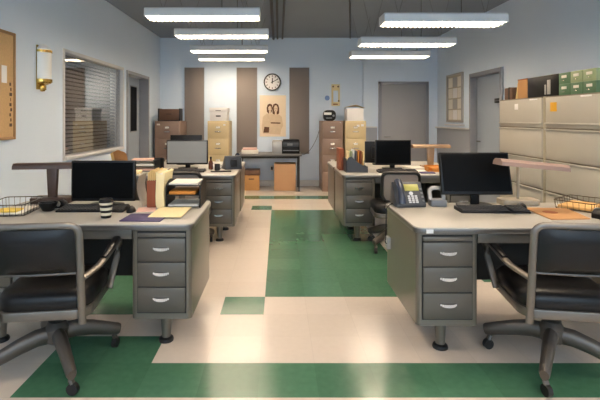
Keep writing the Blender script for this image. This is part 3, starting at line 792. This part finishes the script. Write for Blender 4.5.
tag(MB().box(-.12, .12, -.1, .08, 0, .035, .002).build('paper_stack', 'orange', None, (1.90, 5.20, ZQ + .011), R(2)), 'orange folders stacked in the orange wooden paper tray', 'folder')
tag(MB().box(-.10, .10, -.1, .1, 0, .03, .002).build('paper_stack', 'paper', None, (1.66, 5.38, ZQ), R(14)), 'white papers lying behind the blue notebook', 'paper')
tag(MB().box(-.08, .08, -.05, .05, 0, .012, .002).build('notebook', 'purple', None, (1.69, 5.0, ZQ), R(-6)), 'dark blue notebook lying in front of the tan lamp', 'notebook')
tag(MB().box(-.09, .09, -.06, .06, 0, .008, .002).build('paper_sheet', 'paper', None, (1.64, 5.2, ZQ), R(-20)), 'white paper sheet beside the dark blue notebook', 'paper')

# ------------------------------------------------------------------ vertical filing cabinets
def file_cabinet(label, loc, mt, Wd, extra=None):
    t = thing('filing_cabinet', label, 'filing cabinet', loc, 0, 'upright filing cabinets')
    D, H = .62, 1.32
    MB().box(-Wd / 2, Wd / 2, 0, D, .0, H, .006).build('body', mt, t)
    for i in range(4):
        z0 = .07 + i * .308
        dr = MB().box(-Wd / 2 + .018, Wd / 2 - .018, -.014, .01, z0, z0 + .298, .004).build('drawer', mt, t)
        MB().sweep(arc([(-.055, -.012, z0 + .13), (-.05, -.04, z0 + .125), (.05, -.04, z0 + .125), (.055, -.012, z0 + .13)], .012, 3), .012, .018, n=8).build('handle', 'chrome', dr)
        MB().box(-.04, .04, -.018, -.012, z0 + .185, z0 + .225, .002).m(1).box(-.034, .034, -.0195, -.017, z0 + .19, z0 + .22).build('label_holder', ['chrome', 'paper'], dr)
    MB().cyl((Wd / 2 - .05, -.005, H - .03), (Wd / 2 - .05, .01, H - .03), .011, n=12).build('lock', 'chrome', t)
    return t
YC = 8.22
c1 = file_cabinet('brown filing cabinet carrying the brown case, next to the window wall', (-2.08, YC, 0), 'brown', .47)
MB().box(-.19, -.13, -.017, -.013, 1.24, 1.27).build('sticker', 'paper', c1)
c2 = file_cabinet('tan filing cabinet carrying the white box, behind the grey screen monitor', (-1.13, YC, 0), 'tan', .39)
MB().box(.1, .14, -.017, -.013, 1.235, 1.26).build('sticker', 'white', c2)
c3 = file_cabinet('brown filing cabinet carrying the black radio', (1.01, YC, 0), 'brown', .39)
c4 = file_cabinet('tan filing cabinet carrying the white box with tan papers', (1.44, YC, 0), 'tan', .39)
MB().box(.02, .07, -.017, -.013, 1.21, 1.25).build('sticker', 'white', c4)
MB().box(.1, .15, -.017, -.013, 1.22, 1.26).build('sticker', 'white', c4)
# items on top
t = thing('carry_case', 'brown case standing on the brown filing cabinet by the window wall', 'case', (-2.05, YC + .12, 1.32))
MB().box(-.19, .19, -.09, .12, .012, .225, .012).build('case_body', 'brownbox', t)
MB().box(-.21, -.185, -.1, .13, 0, .235, .004).box(.185, .205, -.1, .13, 0, .235, .004).box(-.2, .2, -.1, .13, 0, .012).build('case_frame', 'black', t)
MB().sweep(arc([(-.05, -.09, .13), (-.05, -.115, .13), (.05, -.115, .13), (.05, -.09, .13)], .01, 3), .01, n=6).build('handle', 'black', t)
t = thing('storage_box', 'white lidded storage box on the tan filing cabinet behind the grey screen monitor', 'box', (-1.13, YC + .22, 1.32))
MB().box(-.16, .16, -.19, .19, 0, .20, .003).build('box_body', 'white', t)
MB().box(-.17, .17, -.20, .20, .165, .25, .004).build('lid', 'white', t)
MB().box(-.045, .045, -.193, -.188, .08, .105, .002).box(-.05, .05, -.203, -.198, .19, .20, .001).build('hand_hole', 'gap', t)
t = thing('desk_radio', 'rounded black radio with white band on the brown filing cabinet', 'radio', (.965, YC + .14, 1.32))
MB().prism(rrect(-.115, .115, 0, .205, .075, 6), 'y', -.09, .09, .01).build('radio_body', 'black', t)
MB().box(-.11, .03, -.096, -.088, .115, .16, .003).build('band', 'white', t)
MB().cyl((.07, -.098, .10), (.07, -.088, .10), .022, n=18).build('dial', 'grey', t)
MB().box(-.07, .04, -.097, -.088, .045, .065, .002).build('grille', 'grey', t)
t = thing('storage_box', 'white square box under folded tan papers on the tan cabinet', 'box', (1.44, YC + .2, 1.32))
MB().box(-.155, .155, -.17, .17, 0, .235, .004).build('box_body', 'white', t)
tp = tag(MB().sheet([[(-.18 + .36 * u, -.18 + .34 * v, .0 + .05 * math.sin(u * PI) * (.4 + .6 * math.sin(v * 2 + u * 3) ** 2)) for v in [j / 6 for j in range(7)]] for u in [k / 10 for k in range(11)]], .012).build('folded_papers', 'manila', None, (1.44, YC + .2, 1.572)),
     'folded tan papers lying on the white square box', 'paper')

# ------------------------------------------------------------------ lateral files on the right
def lateral(label, y0, sticker):
    t = thing('lateral_filing_cabinet', label, 'filing cabinet', (XR - .02, y0, 0), 0, 'cream lateral filing cabinets')
    W_, D = .91, .44
    MB().box(-D, 0, .004, W_ - .004, .0, 1.595, .004).build('body', 'cab_in', t)
    for i in range(5):
        z0 = .02 + i * .3155 + (.0)
        z1 = z0 + .3
        dr = MB().box(-D - .02, -D + .01, .03, W_ - .03, z0, z1, .004).build('drawer', 'cream', t)
        MB().box(-D - .034, -D - .018, .03, W_ - .03, z0 + (.285 if i < 4 else .03), z0 + (.30 if i < 4 else .046), .003).build('drawer_pull', 'cream', dr)
        MB().box(-D - .012, -D + .005, .03, W_ - .03, z1, z1 + .012).build('shadow_gap', 'creamdk', dr)
    if sticker == 'orange':
        MB().box(-D - .0225, -D - .019, .70, .80, 1.44, 1.53, .001).build('sticker', 'sticker', t)
        MB().box(-D - .0225, -D - .019, .22, .36, 1.565, 1.58).build('label_tag', 'white', t)
    else:
        MB().box(-D - .0225, -D - .019, .47, .54, 1.47, 1.535, .001).build('sticker', 'white', t)
        MB().box(-D - .0225, -D - .019, .10, .24, 1.565, 1.58).build('label_tag', 'white', t)
    return t
lateral('cream lateral filing cabinet with white square sticker, black binder box on top', 4.49, 'white')
lateral('cream lateral filing cabinet with orange sticker, green card files on top', 3.57, 'orange')
XT = XR - .02 - .44
ZT = 1.595
t = thing('small_case', 'small dark brown case at the door end of the cream cabinets', 'case', (XT + .12, 5.24, ZT))
MB().box(-.10, .12, -.08, .1, 0, .14, .008).build('case_body', 'brownbox', t)
MB().box(-.105, .125, -.02, .0, 0, .145, .003).build('strap', 'black', t)
t = thing('folder', 'pale wooden clipboard leaning against the brown file box', 'clipboard', (XT + .1, 5.06, ZT))
MB().box(-.09, .15, -.008, .008, 0, .185, .002, mtx=Matrix.Rotation(R(14), 4, 'X')).build('board', 'manila', t)
MB().box(-.01, .07, -.016, -.006, .16, .185, .002, mtx=Matrix.Rotation(R(14), 4, 'X')).build('clip', 'chrome', t)
t.name = 'clipboard'
t = thing('file_box', 'brown cardboard file box between clipboard and black binder box', 'box', (XT + .1, 4.91, ZT))
MB().box(-.10, .16, -.095, .09, 0, .212, .003).build('box_body', 'kraft', t)
MB().box(-.102, .162, -.097, .092, .205, .217, .002).build('lid', 'redbrown', t)
t = thing('binder_box', 'large black binder box with white label on the cream cabinets', 'box', (XT + .1, 4.54, ZT))
MB().box(-.10, .17, -.26, .265, 0, .215, .006).build('box_body', 'black', t)
MB().box(-.104, -.098, -.14, -.09, .02, .165, .001).build('spine_label', 'silver', t)
MB().box(-.104, -.098, -.07, -.045, .02, .12, .001).build('spine_label', 'silver', t)
cols = ['front', 'middle', 'end']
gi = 0
for c, y in enumerate((4.175, 4.005, 3.835)):
    for r_ in range(2):
        top = r_ == 1
        m_ = 'greenlt' if (top and c > 0) else 'green'
        lab = [['dark green card file box in the bottom row beside the black binder box', 'dark green card file box on top of the stack beside the black binder box'],
               ['dark green card file box under the second pale stack from the binder box', 'pale green topped card file box in the second stack from the binder box'],
               ['dark green card file box under the third stack from the binder box', 'pale green card file box on top of the third stack from the binder box']][c][r_]
        t = thing('card_file_box', lab, 'box', (XT + .05, y, ZT + r_ * .106), 0, 'green card file boxes')
        MB().box(-.06, .26, -.080, .080, 0, .105, .004).build('box_body', m_, t)
        MB().box(-.064, -.056, -.035, .035, .055, .08, .001).build('label_holder', 'paper', t)
        MB().sweep(arc([(-.06, -.02, .03), (-.074, -.02, .03), (-.074, .02, .03), (-.06, .02, .03)], .005, 2), .006, n=6).build('handle', 'chrome', t)

# ------------------------------------------------------------------ back wall pieces
for i, (x0, x1, lab) in enumerate(((-1.895, -1.50, 'tall grey brown cloth wall panel between the brown and tan cabinets'),
                                 (-.845, -.43, 'tall grey brown cloth wall panel between the tan cabinet and the clock'),
                                 (.22, .62, 'tall grey brown cloth wall panel behind the printer'))):
    t = thing('wall_panel', lab, 'wall panel', ((x0 + x1) / 2, YB, 0), 0, 'cloth wall panels')
    h = (x1 - x0) / 2
    MB().box(-h + .008, h - .008, -.03, -.001, .66, 2.385, .003).build('cloth', 'panel', t)
    MB().box(-h, -h + .008, -.034, -.001, .652, 2.393).box(h - .008, h, -.034, -.001, .652, 2.393).box(-h, h, -.034, -.001, 2.385, 2.393).box(-h, h, -.034, -.001, .652, .66).build('edge_frame', 'frame_grey', t)

# clock
t = thing('wall_clock', 'round wall clock with dark rim above the poster', 'clock', (-.125, YB, 2.10))
q = Matrix.Rotation(R(90), 4, 'X')
MB().lathe([(.150, .0), (.175, .0), (.175, .035), (.165, .045), (.150, .040), (.150, .0)], 40, mtx=q, cap=False).build('rim', 'conduit', t)
MB().cyl((0, 0, .002), (0, 0, .024), .152, n=40, mtx=q).build('face', 'white', t)
mk = MB()
for i in range(12):
    a = R(30 * i); rr = Matrix.Rotation(-a, 4, 'Y')
    mk.box(-.007, .007, -.027, -.023, .105, .138, mtx=rr)
mk.build('dial_print', 'ink', t)
MB().box(-.006, .006, -.030, -.027, -.03, .125, mtx=Matrix.Rotation(R(62), 4, 'Y')).build('minute_hand', 'black', t)
MB().box(-.009, .009, -.034, -.031, -.03, .085, mtx=Matrix.Rotation(R(2), 4, 'Y')).cyl((0, -.026, 0), (0, -.036, 0), .014, n=14).build('hour_hand', 'black', t)

# poster with two robed figures side by side (generic)
t = thing('poster', 'large tan poster of two robed dark haired people under the clock', 'poster', (-.115, YB, 0))
MB().box(-.265, .265, -.008, .002, 1.0, 1.835).build('sheet', 'poster', t)
def ell(cx, cz, rx, rz, n=20): return [(cx + rx * math.cos(2 * PI * i / n), cz + rz * math.sin(2 * PI * i / n)) for i in range(n)]
def flat(poly, mt, y, nm): MB().prism(poly, 'y', y - .001, y).build(nm, mt, t)
flat([(-.20, 1.06), (-.225, 1.2), (-.20, 1.40), (-.12, 1.47), (.0, 1.46), (.10, 1.47), (.18, 1.40), (.21, 1.22), (.17, 1.15), (.15, 1.04)], 'figure', -.009, 'printed_robe')
flat([(-.118, 1.50), (-.125, 1.58), (-.105, 1.645), (-.06, 1.668), (-.015, 1.645), (-.005, 1.58), (-.02, 1.50), (-.045, 1.465), (-.085, 1.465)], 'figuredk', -.010, 'printed_hair')
flat([(-.008, 1.47), (-.008, 1.58), (.01, 1.65), (.06, 1.672), (.11, 1.645), (.128, 1.58), (.128, 1.47), (.10, 1.45), (.02, 1.45)], 'figuredk', -.0105, 'printed_hair')
flat([(-.095, 1.59), (-.06, 1.625), (-.03, 1.60), (-.025, 1.55), (-.04, 1.52), (-.038, 1.44), (-.078, 1.44), (-.076, 1.52), (-.09, 1.55)], 'figskin', -.0115, 'printed_face')
flat([(.022, 1.58), (.04, 1.63), (.08, 1.63), (.098, 1.58), (.092, 1.52), (.078, 1.50), (.08, 1.44), (.04, 1.44), (.042, 1.50), (.026, 1.52)], 'figskin', -.0115, 'printed_face')
for cx, cz in ((-.06, 1.578), (.06, 1.562)):
    for dx in (-.018, .018): flat(ell(cx + dx, cz, .009, .006, 8), 'figuredk', -.0122, 'printed_eye')
    flat(ell(cx, cz - .042, .013, .005, 8), 'figuredk', -.0122, 'printed_mouth')
    flat([(cx - .004, cz - .026), (cx + .004, cz - .026), (cx + .002, cz), (cx - .002, cz)], 'figure', -.0122, 'printed_nose')
flat([(-.04, 1.265), (.15, 1.26), (.155, 1.285), (-.045, 1.29)], 'figuredk', -.011, 'printed_sash')
flat([(-.19, 1.08), (-.08, 1.08), (-.07, 1.19), (-.17, 1.20)], 'figuredk', -.011, 'printed_bag')
# paper holder on wall
t = thing('wall_plaque', 'cream paper plaque with a blue tab above the black radio', 'plaque', (1.155, YB, 0))
MB().box(-.085, .085, -.012, -.002, 1.62, 2.06, .004).build('board', 'manilalt', t)
MB().box(-.05, .05, -.016, -.011, 1.70, 1.93, .002).build('inner_sheet', 'wall', t)
for x, z in ((-.05, 2.01), (.05, 2.01), (.06, 1.72)): MB().cyl((x, -.012, z), (x, -.02, z), .016, n=14).build('pin', 'ink', t)
MB().box(-.05, .04, -.018, -.011, 1.645, 1.665).build('printed_line', 'redbrown', t)
MB().cyl((-.17, -.002, 1.78), (-.17, -.008, 1.78), .05, n=20).build('blue_tab', 'bluepin', t)
# outlet
t = thing('wall_outlet', 'wall outlet under the grey table between the boxes', 'outlet', (-.135, YB, .36))
MB().box(-.035, .035, -.008, 0, -.055, .055, .003).build('plate', 'white', t)
MB().box(-.018, .018, -.03, -.007, -.03, .03, .003).build('plug', 'black', t)

# table
t = thing('side_table', 'grey topped side table with dark legs under the poster', 'table', (-.165, 8.22, 0))
MB().box(-.60, .60, 0, .60, .66, .70, .006).build('tabletop', 'tablegrey', t)
MB().box(-.56, .56, .03, .06, .62, .66).box(-.56, .56, .54, .57, .62, .66).build('apron', 'gap', t)
for x in (-.55, .55):
    for y, f in ((.04, -.0), (.56, .0)):
        MB().sweep([(x, y, .66), (x, y, .02)], .026, n=8).cyl((x, y, .02), (x, y, 0), .018, n=10).build('leg', 'conduit', t)
MB().box(-.55, .55, .045, .055, .10, .12).build('stretcher', 'conduit', t) if False else None
t = thing('printer', 'black and silver office printer on the grey side table', 'printer', (.145, 8.47, .70))
MB().box(-.265, -.08, -.16, .18, 0, .24, .008).build('side_body', 'silver', t)
MB().box(-.085, .255, -.15, .18, 0, .235, .008).build('body', 'black', t)
MB().box(-.06, .235, -.165, -.14, .135, .215, .004).build('control_panel', 'phone', t)
MB().box(-.06, .235, -.20, -.14, .055, .07, .003).build('paper_tray', 'grey', t)
MB().box(-.05, .22, -.154, -.148, .08, .12, .002).build('output_slot', 'gap', t)
MB().box(-.06, .25, -.12, .18, .235, .262, .006).build('scanner_lid', 'black', t)
MB().box(.02, .12, -.167, -.164, .15, .195, .001).build('display', 'grey', t)
t = thing('paper_tray', 'low white tray of papers at the end of the grey side table', 'tray', (-.545, 8.43, .70), R(2))
MB().box(-.16, .16, -.11, .11, 0, .07, .008).build('tray_body', 'paper', t)
MB().box(-.14, .13, -.1, .1, .07, .105, .004).build('paper_pile', 'pink', t)
# boxes under table
t = thing('file_box', 'small orange cardboard box with dark lid under the side table', 'box', (-.52, 8.50, 0), R(2))
MB().box(-.155, .155, -.15, .15, 0, .36, .003).build('box_body', 'cardor', t)
MB().box(-.165, .165, -.16, .16, .29, .385, .004).build('lid', 'brownbox', t)
MB().box(-.05, .05, -.153, -.148, .205, .23, .002).build('hand_hole', 'brownbox', t)
t = thing('carton', 'tall plain brown carton under the printer table', 'box', (.125, 8.48, 0), R(-1))
MB().box(-.205, .205, -.16, .18, 0, .50, .003).build('carton_body', 'card', t)
MB().box(-.205, .205, -.16, .01, .50, .506, .001).box(-.205, .205, .014, .18, .50, .506, .001).build('flap', 'card', t)
MB().box(-.207, .207, -.02, .045, .5065, .508).build('tape', 'manila', t)
tag(MB().sweep(arc([(.40, 8.85, .66), (.52, 8.86, .63), (.66, 8.87, .75), (.78, 8.87, .98), (.84, 8.86, 1.2), (.90, 8.6, 1.335), (.93, 8.46, 1.335)], .08), .009, n=6).build('power_cord', 'conduit'),
    'thin dark cord running up the wall from side table to radio', 'cord')

# ------------------------------------------------------------------ side walls
t = thing('notice_board', 'glazed notice board of papers beside the side door', 'notice board', (XR, 7.895, 0))
MB().box(-.04, 0, -.345, .345, 1.30, 1.325, .003).box(-.04, 0, -.345, .345, 2.145, 2.17, .003).box(-.04, 0, -.345, -.32, 1.30, 2.17, .003).box(-.04, 0, .32, .345, 1.30, 2.17, .003).build('frame', 'silver', t)
MB().box(-.012, -.002, -.32, .32, 1.325, 2.145).build('backing', 'cab_in', t)
k = 0
for i in range(3):
    for j in range(4):
        y0 = -.30 + i * .205; z0 = 1.345 + j * .195
        MB().box(-.016, -.012, y0, y0 + .185, z0, z0 + .175).build('notice_sheet', ['paper', 'silver', 'paper', 'white'][(i * 3 + 2 * j) % 4], t)
MB().box(-.07, 0, -.39, .36, 1.245, 1.262, .003).build('ledge', 'trim', t)

t = thing('cork_board', 'cork notice board with a white paper on the window wall', 'notice board', (XL, 3.405, 0))
MB().box(.002, .02, -.53, .53, 1.21, 2.11, .002).build('cork_sheet', 'cork', t)
MB().box(.002, .028, -.555, -.53, 1.185, 2.135, .003).box(.002, .028, .53, .555, 1.185, 2.135, .003).box(.002, .028, -.53, .53, 1.185, 1.21, .003).box(.002, .028, -.53, .53, 2.11, 2.135, .003).build('frame', 'corkfr', t)
MB().box(.02, .023, .36, .43, 1.68, 1.83).build('pinned_paper', 'white', t)
mk = MB()
for i in range(9):
    z = 1.30 + i * .045
    mk.box(.0205, .0225, .47 + .012 * (i % 2), .505 - .008 * (i % 3), z, z + .028)
mk.build('ink_marks', 'ink', t)

t = thing('wall_sconce', 'brass and white half round wall sconce between cork board and window', 'wall lamp', (XL, 4.42, 0))
MB().box(0, .015, -.085, .085, 1.66, 2.10, .004).build('back_plate', 'brass', t)
MB().lathe([(.088, 1.74), (.088, 2.05)], 20, a0=-PI / 2, a1=PI / 2, axis=(.012, 0)).build('diffuser', 'opal', t)
MB().lathe([(.02, 2.05), (.09, 2.05), (.088, 2.07), (.05, 2.105), (.02, 2.115)], 20, a0=-PI / 2, a1=PI / 2, axis=(.012, 0)).build('top_cap', 'opal', t)
MB().lathe([(.090, 2.03), (.096, 2.03), (.096, 2.055), (.090, 2.055)], 20, a0=-PI / 2, a1=PI / 2, axis=(.012, 0)).build('upper_band', 'brass', t)
MB().lathe([(.090, 1.735), (.096, 1.735), (.096, 1.765), (.090, 1.765)], 20, a0=-PI / 2, a1=PI / 2, axis=(.012, 0)).build('lower_band', 'brass', t)
MB().lathe([(.0, 1.64), (.028, 1.645), (.036, 1.67), (.03, 1.70), (.085, 1.725), (.09, 1.735), (.02, 1.735)], 20, a0=-PI / 2, a1=PI / 2, axis=(.012, 0)).build('bottom_cap', 'brass', t)

# ------------------------------------------------------------------ light, camera
wd = bpy.data.worlds.new('World'); S.world = wd; wd.use_nodes = True
bg = wd.node_tree.nodes['Background']
bg.inputs[0].default_value = (0.60, 0.80, 1.0, 1); bg.inputs[1].default_value = 3.1

cam = bpy.data.cameras.new('Camera'); co = bpy.data.objects.new('Camera', cam); COL.objects.link(co)
co.location = (0, 0, 1.376); co.rotation_euler = (R(90), 0, 0)
cam.sensor_fit = 'HORIZONTAL'; cam.sensor_width = 36; cam.lens = 440 / 600 * 36
cam.shift_x = (300 - 278.5) / 600; cam.shift_y = -(200 - 118) / 600
cam.clip_start = .05
S.camera = co
vs = S.view_settings
S.display_settings.display_device = 'sRGB'
vs.view_transform = 'Standard'; vs.look = 'None'; vs.gamma = 1; vs.use_curve_mapping = False
vs.exposure = 0.75
S.cycles.use_denoising = True
S.cycles.max_bounces = 8
